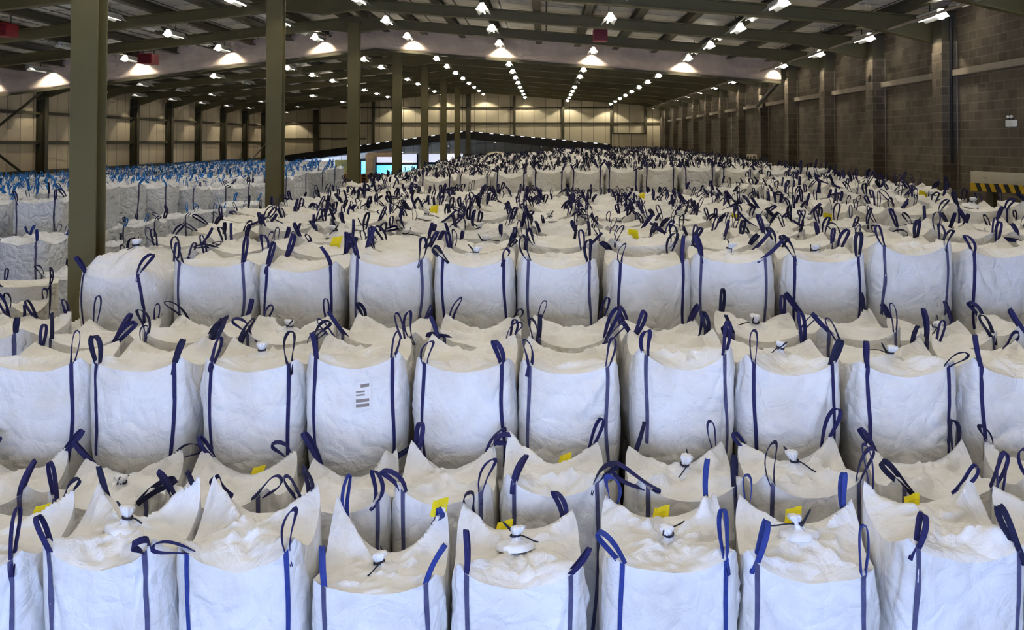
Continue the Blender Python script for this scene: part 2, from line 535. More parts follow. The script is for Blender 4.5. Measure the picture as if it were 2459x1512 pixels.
        for k in range(len(ed)):
            a, b = ed[k], ed[(k + 1) % len(ed)]
            f.append((b, a, n0 + a, n0 + b)); mi.append(0)
        return mesh_of(name, top + low, f, mats, mi, False)


CORN = [(-0.80, -1), (0.80, -1), (-0.80, 1), (0.80, 1)]       # where the loops and straps are sewn on


def loop_arrays(seed, segs=22):
    """A closed webbing loop standing on the origin: (verts, quads)."""
    r = random.Random(seed)
    L = r.uniform(0.17, 0.27); w = r.uniform(0.020, 0.046); wid = r.uniform(0.033, 0.041); th = 0.006
    bx, by = r.uniform(-0.08, 0.08), r.uniform(-0.06, 0.06)
    tw = r.uniform(-1.0, 1.0)
    skew = r.uniform(-0.35, 0.35)
    rings = []
    for k in range(segs + 1):
        t = k / segs
        c = (1 - math.cos(2 * math.pi * t)) / 2
        z = L * c - 0.09 * (1 - c) ** 4
        x = w * math.sin(2 * math.pi * t) * c ** 0.55 * 1.25 + (0.004 if t < 0.5 else -0.004)
        x += bx * (z / L) ** 2 + skew * w * c * c
        y = by * (z / L) ** 2
        rings.append((x, y, z))
    V, Q = [], []
    for k in range(segs + 1):
        a = Vector(rings[max(0, k - 1)]); b = Vector(rings[min(segs, k + 1)])
        t = (b - a).normalized()
        an = tw * max(0, rings[k][2]) / L
        wd = Vector((math.sin(an), math.cos(an), 0)); wd = (wd - t * wd.dot(t)).normalized()
        nn = t.cross(wd)
        p = Vector(rings[k])
        for (sa, sb) in ((-1, -1), (1, -1), (1, 1), (-1, 1)):
            V.append(tuple(p + wd * (sa * wid / 2) + nn * (sb * th / 2)))
    for k in range(segs):
        for c in range(4):
            Q.append((k * 4 + c, k * 4 + (c + 1) % 4, k * 4 + 4 + (c + 1) % 4, k * 4 + 4 + c))
    Q.append((3, 2, 1, 0)); Q.append(tuple(segs * 4 + c for c in range(4)))
    return V, Q


LOOPS = {}
for mk in ('navy', 'navy_dark', 'royal', 'sky'):
    LOOPS[mk] = []
    for k in range(9):
        V, Q = loop_arrays(100 + k * 7 + len(mk))
        LOOPS[mk].append(mesh_of('lifting_loop', V, Q, M[mk], None, False))


def spout_mesh(seed):
    """Tied filling neck: a pleated collar that pinches in and flares out again at its end."""
    r = random.Random(seed)
    prof = [(0.15, -0.03), (0.135, 0.006), (0.09, 0.014), (0.05, 0.024), (0.032, 0.045), (0.026, 0.06), (0.036, 0.078), (0.05, 0.10), (0.046, 0.118), (0.02, 0.122)]
    n = 28
    lx, ly = r.uniform(-0.35, 0.35), r.uniform(-0.5, 0.1)
    V, Q = [], []
    for k, (rad, z) in enumerate(prof):
        for j in range(n):
            a = 2 * math.pi * j / n
            rr = rad * (1 + 0.16 * math.sin(7 * a + k * 0.3) * min(1, k / 2)) + 0.004 * math.sin(3 * a)
            hz = max(0, z - 0.03)
            V.append((rr * math.cos(a) + lx * hz * 1.3, rr * math.sin(a) + ly * hz * 1.3, z))
    for k in range(len(prof) - 1):
        for j in range(n):
            Q.append((k * n + j, k * n + (j + 1) % n, (k + 1) * n + (j + 1) % n, (k + 1) * n + j))
    Q.append(tuple((len(prof) - 1) * n + j for j in range(n)))
    return mesh_of('filling_spout', V, Q, M['tie'], None, True)


def cord_mesh(seed):
    """Dark drawstring: two turns round the neck, a bow and a loose tail."""
    r = random.Random(seed)
    pts = []
    for k in range(25):
        a = k / 12 * 2 * math.pi
        pts.append((0.036 * math.cos(a), 0.036 * math.sin(a), 0.050 + 0.012 * k / 24))
    s = r.choice((-1, 1))
    for k in range(1, 13):                                    # bow
        a = math.pi * k / 12
        pts.append((0.036 + s * 0.0 + 0.05 * math.sin(a), -0.02 + 0.07 * math.sin(a), 0.062 + 0.09 * math.sin(a) - 0.02 * k / 12))
    L = r.uniform(0.14, 0.24)
    for k in range(1, 9):                                     # tail
        q = k / 8
        pts.append((0.036 * (1 - q) + s * L * q, -0.02 - 0.05 * q, 0.042 + 0.01 * math.sin(q * 5)))
    return MB().tube(pts, 0.0055, 6).mesh('drawstring', M['cord'], True)


SPOUTS = [spout_mesh(k) for k in range(5)]
CORDS = [cord_mesh(k) for k in range(5)]


class Kind:
    """One bag shape with its meshes, shared by every bag of that shape."""

    def __init__(self, bag, res, mat, straps=(0, 1), strap_mat='faded', tagpos=None, doc=None):
        self.b = bag
        self.body = bag.mesh('bag_body', M[mat], *res)
        self.straps = []
        for k in straps:
            sx, sy = CORN[k]
            self.straps.append(bag.strap('webbing_strap', M[strap_mat], sx, sy, n=18 if res[0] > 20 else 9))
        self.pts = []
        for sx, sy in CORN:
            p = bag.side(np.array([sx]), np.array([float(sy)]), np.array([1.0]))[0]
            self.pts.append(Vector(p.tolist()) - Vector((0, 0.02 * sy, 0.0)))
        c = bag.top(np.array([0.0]), np.array([0.02]))[0]
        self.centre = Vector(c.tolist())
        self.tag = None
        if tagpos:
            s, t, w, h = tagpos
            p = bag.top(np.array([s]), np.array([t]))[0]
            W, Hh, V, Q = w * bag.a, h * 1.15, [], []
            for side_ in (0, 1):
                for j in range(4):
                    for i in range(5):
                        u, v = -1 + i / 2, j / 3
                        V.append((p[0] + u * W + 0.02 * v, p[1] + 0.10 * v * v * Hh / 0.1 * 0.5 + 0.012 * math.sin(3 * u) + 0.003 * side_, p[2] - 0.02 + Hh * v + 0.012 * u * v))
            for j in range(3):
                for i in range(4):
                    a = j * 5 + i
                    Q.append((a, a + 1, a + 6, a + 5)); Q.append((a + 20, a + 25, a + 26, a + 21))
            ring_ = [0, 1, 2, 3, 4, 9, 14, 19, 18, 17, 16, 15, 10, 5]
            for k_ in range(14):
                a, b_ = ring_[k_], ring_[(k_ + 1) % 14]
                Q.append((b_, a, a + 20, b_ + 20))
            self.tag = mesh_of('yellow_tag', V, Q, M['yellow'])
        self.doc = None
        if doc:
            s, v, w, h = doc

            def ink(i, j):
                if j in (2, 3) and 1 <= i <= 6: return 1
                if j in (5, 6) and 1 <= i <= 6: return 1
                if j in (9, 11) and 1 <= i <= 4: return 1
                if j in (14, 15) and 3 <= i <= 6: return 1
                return 0
            self.doc = bag.patch('document_label', [M['paper'], M['ink']], s - w, s + w, v - h, v + h, 0.006, False, 8, 18, ink)


def gap_half(rowpx, i, scale, cap):
    g = [abs(rowpx[i] - rowpx[j]) for j in (i - 1, i + 1) if 0 <= j < len(rowpx)]
    return min(cap, min(g) / scale / 2 * 0.955)


def build_bag(k, loc, rz=0, rx=0, ry=0, loops='navy', spout=False, rnd=None, scale=1.0, use_tag=True, strap=True, loop_scale=1.16):
    """Top-level bag with every part the photo shows."""
    r = rnd or random
    root = empty('bulk_bag', loc, rz, rx, ry)
    root.scale = (1, 1, scale)
    link('bag_body', k.body, root)
    if strap:
        for m in k.straps: link('webbing_strap', m, root)
    for q, p in enumerate(k.pts):
        sx, sy = CORN[q]
        mk = loops
        if loops == 'navy' and r.random() < 0.35: mk = 'navy_dark'
        out = math.copysign(1, sx)
        tilt_y = out * RAD(r.gauss(12, 17)); tilt_x = RAD(r.gauss(0, 16))
        if r.random() < 0.05: tilt_y = out * RAD(r.uniform(45, 75)); tilt_x = RAD(r.uniform(-40, 40))
        o = link('lifting_loop', r.choice(LOOPS[mk]), root, p)
        o.scale = (loop_scale, loop_scale * 0.88, loop_scale * r.uniform(0.8, 1.08))
        o.rotation_euler = (Matrix.Rotation(tilt_y, 3, 'Y') @ Matrix.Rotation(tilt_x, 3, 'X') @ Matrix.Rotation(r.uniform(0, math.pi), 3, 'Z')).to_euler()
    if spout:
        sp = link('filling_spout', r.choice(SPOUTS), root, k.centre + Vector((r.uniform(-0.04, 0.04), r.uniform(-0.05, 0.05), 0.0)), (r.uniform(-0.3, 0.2), r.uniform(-0.2, 0.2), r.uniform(0, 6.28)))
        link('drawstring', r.choice(CORDS), sp)
    if use_tag and k.tag: link('yellow_tag', k.tag, root)
    if k.doc: link('document_label', k.doc, root)
    return root


HI, MID, LO = (40, 34), (18, 12), (6, 4)
supports = []        # (x, y, half_x, half_y, z_top): layers of bags hidden below the ones in view
ind = []             # built bags: (tier, row, column key, object)
R = random.Random(5)


def put(k, px, y_rim, d_front, tier, row, **kw):
    """Stand bag kind k so that the middle of its front rim shows at (px, y_rim) at depth d_front."""
    b = k.b
    p = at(px, y_rim, d_front)
    z0 = p.z - (b.H - b.sag[0])
    if tier == 1:
        z0 = 0.03
        kw['scale'] = (p.z - z0) / (b.H - b.sag[0])
    o = build_bag(k, (p.x, d_front + b.b, z0), **kw)
    ind.append([tier, row, p.x, o, kw.get('spout', False), k.tag is not None, k.doc is not None])
    if z0 > 0.3: supports.append((p.x, d_front + b.b, b.a, b.b, z0))
    return o


# ---- first step, front row: (centre px, rim y, back peaks, extra)
row = [(-85, 1350, (.10, .10, .16, .2), {}),
       (255, 1342, (.11, .13, .17, .25), dict(sag=(.06, .10, .05, .06))),
       (572, 1345, (.12, .13, .24, .18), dict(sag=(.06, .05, .05, .05))),
       (902, 1400, (.05, .10, .34, .26), dict(sag=(.02, .16, .05, .05), dome=-.05)),
       (1240, 1388, (.14, .12, .22, .15), dict(sag=(.03, .04, .05, .03), dome=.06)),
       (1614, 1348, (.05, .10, .14, .16), dict(sag=(.03, .05, .03, .05))),
       (1960, 1372, (.13, .03, .18, .18), dict(sag=(.05, .05, .03, .05), dome=.06)),
       (2300, 1322, (.10, .04, .16, .18), dict(sag=(.04, .03, .03, .05), dome=.05)),
       (2640, 1330, (.10, .10, .16, .18), {})]
tags1 = {0: (0.35, .86), 1: (.62, .9), 3: (.86, .9), 4: (-.25, .93), 5: (.0, .9), 6: (-.05, .93), 7: (-.1, .9)}
for i, (px, yr, pk, ex) in enumerate(row):
    tg = tags1.get(i)
    b = Bag(1000 + i * 13, H=1.22, half=gap_half([r_[0] for r_ in row], i, 341, .47), depth=0.44, peaks=pk, wrinkle=1.15, bulge=0.03, **ex)
    k = Kind(b, HI, 'bag', (0, 1), 'royal' if i % 3 == 2 else 'faded', tg and (tg[0], tg[1], .13, .10 if i in (3, 6) else .07))
    put(k, px, yr, 7.04, 1, 1, rx=RAD(4.5), rz=RAD({6: -7, 7: 4}.get(i, R.uniform(-3, 3))), loops='royal' if i in (3, 5, 6) else 'navy', spout=i in (1, 3, 4, 5, 6), rnd=R)
# ---- first step, second row
for i, (px, yr) in enumerate([(-150, 1185), (75, 1180), (335, 1185), (600, 1180), (858, 1190), (1087, 1170), (1330, 1150), (1622, 1160), (1888, 1150), (2188, 1160), (2470, 1155)]):
    b = Bag(1500 + i * 17, H=1.3, half=gap_half([-150, 75, 335, 600, 858, 1087, 1330, 1622, 1888, 2188, 2470], i, 268, .46), depth=0.45, peaks=(.12, .12, R.uniform(.1, .2), R.uniform(.1, .2)), sag=(.04, .08, .05, .05), wrinkle=1.1)
    doc = (0.1, .8, .22, .13) if i in (2, 4, 7) else None
    k = Kind(b, HI, 'bag', (0, 1), 'faded', (R.uniform(-.5, .5), .9, .12, .07) if i in (3, 6) else None, doc)
    x = (px - VPX) / 268.0
    p = at(VPX + x * F / 8.1, yr, 8.1)
    put(k, VPX + x * F / 8.1, yr + 34, 8.1, 1, 2, rx=RAD(2), rz=RAD(R.uniform(-5, 5)), spout=i in (2, 7, 8), rnd=R)
# ---- second step, front row
row = [(70, 893), (328, 893), (595, 893), (845, 885), (1115, 893), (1370, 900), (1645, 890), (1903, 905), (2185, 905), (2450, 910)]
for i, (px, yr) in enumerate(row):
    b = Bag(2000 + i * 19, H=1.02, half=gap_half([r_[0] for r_ in row], i, 263, .475), depth=0.5, peaks=tuple(R.uniform(.07, .14) for _ in range(4)), sag=(R.uniform(.01, .04) if i < 6 else R.uniform(.05, .1), .05, .04, .04),
            wrinkle=1.0 + 0.2 * (i > 5), bulge=0.05)
    k = Kind(b, HI, 'bag', (0, 1), 'navy' if i not in (5, 6) else 'faded', None, (0.18, .76, .17, .13) if i == 3 else None)
    put(k, px, yr, 9.12, 2, 1, rz=RAD(R.uniform(-3, 3)), spout=i in (2, 7, 8), rnd=R)
# ---- second step, second row
for i in range(12):
    px = -30 + i * 234 + R.uniform(-8, 8)
    b = Bag(2500 + i * 23, H=1.02, half=0.45, depth=0.5, peaks=tuple(R.uniform(.08, .16) for _ in range(4)), sag=(.04, .08, .05, .05), wrinkle=1.2)
    k = Kind(b, (30, 20), 'bag', (0, 1), 'faded')
    put(k, px, R.uniform(818, 838), 10.24, 2, 2, rz=RAD(R.uniform(-6, 6)), spout=i in (3, 8, 10), rnd=R)
for i, (px, yr, d) in enumerate([(60, 812, 11.6), (-110, 815, 11.7), (-40, 760, 13.2)]):
    b = Bag(2700 + i * 5, H=1.02, half=0.46, peaks=(.1, .1, .1, .1), sag=(.03, .05, .05, .05), wrinkle=1.2)
    put(Kind(b, (30, 20), 'bag', (0, 1)), px, yr, d, 2, 3, rz=RAD(R.uniform(-6, 6)), rnd=R)
# ---- third step, front row
row = [(290, 668), (506, 642), (715, 655), (928, 640), (1137, 642), (1337, 645), (1560, 648), (1767, 632), (1990, 630), (2197, 612), (2410, 618), (2618, 615)]
for i, (px, yr) in enumerate(row):
    kw = dict(bulge=0.05)
    if i == 0: kw = dict(bulge=0.16, dome=.24, lean=(-.05, -.05), n0=3.0)
    b = Bag(3000 + i * 29, H=0.99, half=gap_half([r_[0] for r_ in row], i, 208, .475), depth=0.47, peaks=tuple(R.uniform(.04, .11) for _ in range(4)) if i else (.02, .03, .03, .02),
            sag=(R.uniform(.02, .07), .05, .04, .04), wrinkle=1.0, **kw)
    k = Kind(b, HI, 'bag', (0, 1), 'faded' if i % 2 else 'navy')
    put(k, px, yr, 11.54, 3, 1, rz=RAD(R.uniform(-4, 4) if i else -9), spout=i in (0, 4, 7, 8), rnd=R)

# ------------------------------------------------------------------ the deck of bags behind the third step, and the heap beyond the columns
def smooth(a, b, x):
    t = min(1, max(0, (x - a) / (b - a)))
    return t * t * (3 - 2 * t)


def drop(x, d):
    if d < 14.2: return 1.36 - 0.02 * x
    lo = 1.34 - 0.36 * smooth(3.2, 7.0, x) + 0.10 * smooth(17, 24, d) * (1 - smooth(3.5, 6, x)) * smooth(-2, 0.5, x)
    if d < 26: return lo
    if x > 0.7: return 0.84 - 0.26 * smooth(26, 66, d)
    return (1.24 - 0.35 * smooth(-5.5, 0.5, x)) * (1 - 0.10 * smooth(30, 70, d))


cells = []          # [x, d_front, rim z, group, deck row, face weight]
row_i, d = 1, 12.56
while d < 71:
    row_i += 1
    off = R.uniform(-5.15, -4.5)
    for c in range(14):
        x = off + c * 1.015 + R.uniform(-.02, .02)
        if x > 7.7 or (x > 6.9 and 14.9 < d < 18.6): continue
        zr = CZ - drop(x, d) + R.uniform(-.05, .05)
        face = 0.15
        dr = drop(x, d) ; pv = drop(x, d - 1.0)
        if pv - dr > 0.2: face = 0.8
        cells.append([x, d, zr, 'deck', row_i, face])
    d += 1.015 + R.uniform(0, .02)
edge = [(285, 450, 26.1), (364, 453, 27.1), (440, 456, 28.1), (505, 456, 29.1), (562, 453, 30.2), (613, 446, 31.3), (660, 432, 33.3), (703, 422, 35.8), (748, 416, 38.8), (788, 408, 41.8)]
low = [(118, 577, 18.9), (48, 588, 17.8), (30, 690, 15.6), (150, 672, 17.0), (270, 552, 23.8), (330, 541, 24.9), (408, 527, 25.9), (480, 512, 26.9), (562, 497, 27.9), (205, 600, 21.6), (-80, 610, 17.9)]
for px, yr, dd in edge:
    p = at(px, yr, dd)
    cells.append([p.x, dd, p.z, 'edge', 0, 1.3])
for px, yr, dd in low:
    p = at(px, yr, dd)
    cells.append([p.x, dd, p.z, 'low', 0, 0.9])
for px, yr, dd in ((72, 488, 20.2), (150, 470, 21.4), (205, 458, 23.6)):
    p = at(px, yr, dd)
    cells.append([p.x, dd, p.z, 'edge', 0, 1.3])


def heap_edge(d):
    if d < 21: return -11.7
    if d < 27: return -12.3
    if d < 30: return -11.6
    if d < 33: return -10.6
    return min(-10.25, -0.211 * d - 0.7)


d = 19.3
while d < 62:
    for c in range(9):
        x = heap_edge(d) - c * 1.02 - R.uniform(0, .04)
        if x < -19.4 or any(abs(x - e[0]) < .97 and abs(d - e[1]) < .97 for e in cells if e[3] in ('edge', 'low')): continue
        cells.append([x, d, CZ - 1.30 + R.uniform(-.05, .05), 'heap', 0, 0.15])
    d += 1.03

# the cells that show largest become bags of their own, up to about 300 bags in all; the rest are one mass
score = []
for q, (x, d, z, g, rw, fw) in enumerate(cells):
    px, py = proj(x, d + .4, z)
    if not (-55 < px < 2515): continue
    hh = CZ - z
    score.append((-(F / d) ** 2 * (hh / d + fw * 0.6), q))
score.sort()
N_LEFT = 298 - len(ind)
chosen = {q for _s, q in score[:N_LEFT]}
print('bags built with steps', len(ind), 'from cells', len(chosen), 'cells', len(cells))

deck_kinds = []
for i in range(12):
    tg = (R.uniform(-.6, .6), R.uniform(-.8, .6), .14, .12) if i == 7 else None
    b = Bag(4000 + i * 31, H=1.0, half=0.468, peaks=tuple(R.uniform(.03, .12) for _ in range(4)), sag=tuple(R.uniform(.02, .06) for _ in range(4)), dome=R.uniform(-.02, .05), wrinkle=1.25, bulge=.03)
    deck_kinds.append(Kind(b, MID, 'bag' if i % 3 else 'film', (0, 1), 'navy', tg))
heap_kinds = []
for i in range(6):
    b = Bag(5000 + i * 37, H=1.0, half=0.468, peaks=tuple(R.uniform(.03, .1) for _ in range(4)), sag=tuple(R.uniform(.02, .06) for _ in range(4)), dome=R.uniform(0, .06), wrinkle=1.3, bulge=.02)
    heap_kinds.append(Kind(b, MID, 'heap', (0, 1), 'faded'))
boxy = Kind(Bag(5901, H=1.0, half=0.45, peaks=(.02, .02, .02, .02), sag=(.01, .01, .01, .01), dome=0, wrinkle=.5, bulge=.0), MID, 'bag', (1,), 'navy')

for q in sorted(chosen):
    x, d, z, g, rw, fw = cells[q]
    if g == 'deck':
        k = R.choice(deck_kinds); lp = 'navy'
    else:
        k = R.choice(heap_kinds); lp = 'sky' if (g == 'heap' or R.random() < .5) else 'navy'
        if g == 'low': lp = R.choice(('navy', 'royal', 'sky'))
    if g == 'low' and d < 16.5: k = boxy
    z0 = z - k.b.H + k.b.sag[0]
    rz = RAD(R.uniform(-4, 4)) + (math.pi if g == 'deck' and fw < .5 and R.random() < .5 else 0)
    if g in ('edge', 'low'): rz = RAD(R.uniform(-10, 22))
    if g == 'low' and d < 16.5: rz = RAD(24)
    showstrap = fw > 0.5
    o = build_bag(k, (x, d + k.b.b, z0), rz, 0, 0, lp, spout=(g == 'deck' and rw < 6 and R.random() < .4), rnd=R, strap=showstrap, use_tag=True, loop_scale=1.0)
    ind.append([{'deck': 4, 'edge': 5, 'low': 6, 'heap': 7}[g], rw, x, o, False, k.tag is not None, False])
    supports.append((x, d + k.b.b, .46, .46, z0))

# ---- the mass: far bags with loops, and the hidden layers below everything
low_arr = [Bag(6000 + i * 11, H=1.0, half=0.468, peaks=(.08, .06, .09, .07), sag=(.03, .03, .03, .03), dome=.03, wrinkle=1.2, bulge=.02).arrays(*LO) for i in range(6)]
loop_arr = [loop_arrays(300 + i, 10) for i in range(8)]
BV, BF, BI = [], [], []
nv = 0


def mass_add(V, faces, mi):
    global nv
    BV.append(V)
    for f in faces:
        BF.append(tuple(nv + a for a in f)); BI.append(mi)
    nv += len(V)


def mass_bag(x, y, z0, sx, sy, sz, loops=None, mi=0):
    V, q, qb = R.choice(low_arr)
    a = R.uniform(-.06, .06)
    W = V * np.array([sx / .468, sy / .468, sz])
    ca, sa = math.cos(a), math.sin(a)
    W = np.stack([W[:, 0] * ca - W[:, 1] * sa + x, W[:, 0] * sa + W[:, 1] * ca + y, W[:, 2] + z0], -1)
    mass_add(W, q + qb, mi)
    if loops:
        for (cx, cy) in CORN:
            LV, LQ = R.choice(loop_arr)
            rot = Matrix.Rotation(math.copysign(1, cx) * RAD(R.gauss(10, 18)), 3, 'Y') @ Matrix.Rotation(RAD(R.gauss(0, 16)), 3, 'X') @ Matrix.Rotation(R.uniform(0, 3.14), 3, 'Z')
            P = (np.array(LV) * np.array([0.88, 0.8, 0.86])) @ np.array(rot).T
            mass_add(P + np.array([x + cx * sx * .98, y + cy * sy * .93, z0 + sz * 1.03]), LQ, loops)


n_mass = 0
for q, (x, d, z, g, rw, fw) in enumerate(cells):
    if q in chosen: continue
    z0 = z - 0.97
    lp = 1 if g == 'deck' else 2
    mass_bag(x, d + .468, z0, .468, .468, 1.0, lp, 0 if g == 'deck' else 3)
    supports.append((x, d + .468, .46, .46, z0)); n_mass += 1
for (x, y, hx, hy, zt) in supports:
    nl = max(1, round(zt / 1.0))
    for l in range(nl):
        h = zt / nl
        V, q, qb = low_arr[0]
        # a layer ends flat just under the bag it carries
        W = V.copy()
        W[:, 2] = np.where(W[:, 2] > .8, 1.0, W[:, 2]) * (h - 0.004)
        W[:, 0] = W[:, 0] * hx / .478 + x; W[:, 1] = W[:, 1] * hy / .478 + y; W[:, 2] += l * h
        mass_add(W, q + qb, 0)
allv = np.concatenate(BV)
mass = link('stacked_bulk_bags', mesh_of('stacked_bulk_bags', allv.tolist(), BF, [M['bag'], M['navy_dark'], M['sky'], M['heap']], BI, True))
tag(mass, 'distant mass of white bulk bags with small loops, filling the far end of the warehouse', 'bulk bags', None, 'stuff')
print('mass bags', n_mass, 'verts', len(allv))

# ---- labels of the bags
rows = {}
for t in ind: rows.setdefault((t[0], t[1]), []).append(t)
WHERE = {(1, 1): 'in the lowest front row', (1, 2): 'in the second row of the lowest step', (2, 1): 'in the front row of the middle step',
         (2, 2): 'in the second row of the middle step', (2, 3): 'beside the first column foot', (3, 1): 'in the front row of the top step'}
GROUP = {1: 'bulk bags on the lowest step', 2: 'bulk bags on the middle step', 3: 'bulk bags along the top step', 4: 'bulk bags on the deck behind the top step',
         5: 'bulk bags along the edge of the blue-looped heap', 6: 'lower bulk bags in front of the blue-looped heap', 7: 'bulk bags inside the blue-looped heap'}
used = set()
for key in sorted(rows):
    lst = sorted(rows[key], key=lambda t: t[2] if key[0] < 5 else t[3].location.y * (1 if key[0] != 7 else 1) + 0.001 * t[2])
    for n, t in enumerate(lst, 1):
        if key in WHERE:
            if t[6]: look = 'bag with printed label'
            elif t[5] and t[4]: look = 'bag with spout and yellow tag'
            elif t[5]: look = 'white bag with yellow tag'
            elif t[4]: look = 'white bag with tied spout'
            else: look = 'plain white bag'
            lab = f'{look}, {nth(n)} from left {WHERE[key]}'
        elif key[0] == 4:
            look = 'yellow-tagged bulk bag' if t[5] else 'white bulk bag'
            lab = f'{look}, {nth(n)} from left in {nth(key[1])} row back from the top step edge'
        elif key[0] == 5:
            lab = f'shiny white bag, {nth(n)} nearest along the upper edge of the heap past the columns'
        elif key[0] == 6:
            lab = f'half-hidden lower white bag, {nth(n)} nearest in the aisle past the columns'
        else:
            lab = f'blue-looped white bag, {nth(n)} nearest inside the heap past the columns'
        assert lab not in used, lab
        used.add(lab)
        tag(t[3], lab, 'bulk bag', GROUP[key[0]])

# ------------------------------------------------------------------ the building (S scales it so that its columns stand clear of the bags)
S = 1.07
BAY = 0.345 * 12 * S
D0 = 12 * S
XR, XL, XM, DF = 8.03 * S, -18.75 * S, -5.5 * S, 70.7 * S
Y0 = -2.0


def under(x):
    """Underside of the rafters at x."""
    return CZ + S * 3.30 - (0.078 * (x - XM) if x > XM else 0.113 * (XM - x))


def frame_y(k): return D0 + BAY * k


tag(MB().box(XL - 1, XR + 1, Y0 - 1, DF + 32, -0.2, 0.0).build('floor', M['floor']), 'grey concrete warehouse floor under the bags', 'floor', None, 'structure')
ROOF = 0.52
mb = MB()
for (xa, xb) in ((XL - .3, XM), (XM, XR + .3)):
    za, zb = under(xa) + ROOF, under(xb) + ROOF
    mb.prism([(xa, za), (xb, zb), (xb, zb + .1), (xa, za + .1)], Y0, DF + .2)
tag(mb.build('ceiling', M['roof']), 'pale grey lining sheets of the pitched roof', 'ceiling', None, 'structure')

# right wall with pilasters and ledges
tag(MB().box(XR, XR + .3, Y0, DF + .3, 0, under(XR) + .8).build('wall_right', M['block']), 'brown concrete block side wall', 'wall', None, 'structure')
PT = CZ + 1.97 * S
for k in range(-1, 14):
    y = frame_y(k) + 1.2
    y = 19.5 * S + BAY * (k - 2)
    if y < 8: continue
    xi = XR - .3 * S
    p = MB().box(xi, XR, y, y + .55, 0, PT).build('wall_pilaster', M['block'])
    n = k + 2
    tag(p, f'brown block pilaster on the block wall, {nth(n)} from the camera', 'pilaster', 'block wall pilasters', 'structure')
    MB().box(XR - .03, XR - .004, y - .03, y, 0, PT).build('pale_mastic_joint', M['conc'], p)
    MB().box(xi + .02, XR, y + .05, y + .5, PT, under(XR) + .3).build('steel_stub', M['steel_dark'], p)
    if 1 <= k < 13:
        l = MB().box(XR - .13, XR, y + .56, y + BAY - .01, CZ + 1.28 * S, CZ + 1.40 * S).build('ledge_beam', M['conc'])
        tag(l, f'pale concrete ledge between block pilasters, {nth(k)} from the camera', 'ledge', 'ledges on the block wall', 'structure')
# left wall
tag(MB().box(XL - .3, XL, Y0, DF + .3, 0, under(XL) + .8).build('wall_left', M['clad_left']), 'pale ribbed cladding wall behind the blue-looped heap', 'wall', None, 'structure')
for n, h in enumerate((1.05, -0.03, -1.1), 1):
    r = MB().box(XL, XL + .12, Y0, DF, CZ + h * S - .06, CZ + h * S + .06).build('trim_%d' % n, M['steel_dark'])
    tag(r, f'dark sheeting rail along the pale cladding wall, {nth(n)} from the top', 'rail', 'rails of the cladding wall', 'structure')
for k in range(1, 15):
    y = frame_y(k)
    if k == 14: y -= .3
    w = .14
    mb = MB()
    mb.prism([(XL, y - w), (XL + .03, y - w), (XL + .03, y - .02), (XL + .33, y - .02), (XL + .33, y - w), (XL + .36, y - w), (XL + .36, y + w), (XL + .33, y + w), (XL + .33, y + .02), (XL + .03, y + .02), (XL + .03, y + w), (XL, y + w)], 0, under(XL) + .1, 'z')
    c = mb.build('wall_column', M['steel_dark'])
    tag(c, f'dark steel column against the pale cladding wall, {nth(k)} from the camera', 'column', 'columns of the cladding wall', 'structure')
# wall behind the camera with a wide doorway to daylight
OX0, OX1, OZ = -8.5, 7.0, 2.7
mb = MB()
mb.box(XL - .3, OX0, Y0 - .3, Y0, 0, 8.8).box(OX1, XR + .3, Y0 - .3, Y0, 0, 8.8).box(OX0, OX1, Y0 - .3, Y0, OZ, 8.8)
tag(mb.build('wall_back', M['clad']), 'wall behind the camera with a wide open doorway', 'wall', None, 'structure')

# far wall: pale cladding that ends above a gabled opening to a lower hall
def far(px, py): 
    p = at(px, py, DF); return (p.x, p.z)
gl, gm, gr = far(676, 374), far(1118, 314), far(1467, 346)
pr0, pr1 = far(1467, 300), far(1575, 300)
topL, topM, topR = (XL, under(XL) + .6), (XM, under(XM) + .6), (XR, under(XR) + .6)
mb = MB()
mb.prism([gl, gm, topM, topL], DF, DF + .2)
mb.prism([gm, gr, (gr[0], under(gr[0]) + .6), topM], DF, DF + .2)
mb.prism([(gr[0], 0), (XR, 0), topR, (gr[0], under(gr[0]) + .6)], DF, DF + .2)
tag(mb.build('wall_far', M['clad']), 'pale end wall cladding above the gabled opening', 'wall', None, 'structure')
n = 3
for h in (2.35, 1.28, 0.20):
    x0 = XL
    n += 1
    z = CZ + h * S * 1.02
    if h == .2: xe = far(880, 345)[0]
    elif h == 2.35: x0, xe = far(820, 250)[0], far(1470, 250)[0]
    else: xe = XR
    r = MB().box(x0, xe, DF - .1, DF, z - .06, z + .06).build('trim_%d' % n, M['steel_dark'])
    tag(r, f'dark horizontal rail across the pale end wall, {nth(n - 3)} from the top', 'rail', 'rails of the end wall', 'structure')
for i, px in enumerate((760, 897, 1125, 1235, 1352, 1468, 1550)):
    x = far(px, 300)[0]
    yb = gl[1] + (gm[1] - gl[1]) * (x - gl[0]) / (gm[0] - gl[0]) if x < gm[0] else gm[1] + (gr[1] - gm[1]) * (x - gm[0]) / (gr[0] - gm[0])
    if px == 1125 or px > 1460: yb = 0
    w = .17 if px in (1125, 760) else .1
    c = MB().box(x - w, x + w, DF - .24, DF - .02, yb, under(x) + .3).build('wall_post', M['steel_dark'])
    tag(c, f'dark steel post on the pale end wall, {nth(i + 1)} from the left', 'post', 'posts of the end wall', 'structure')
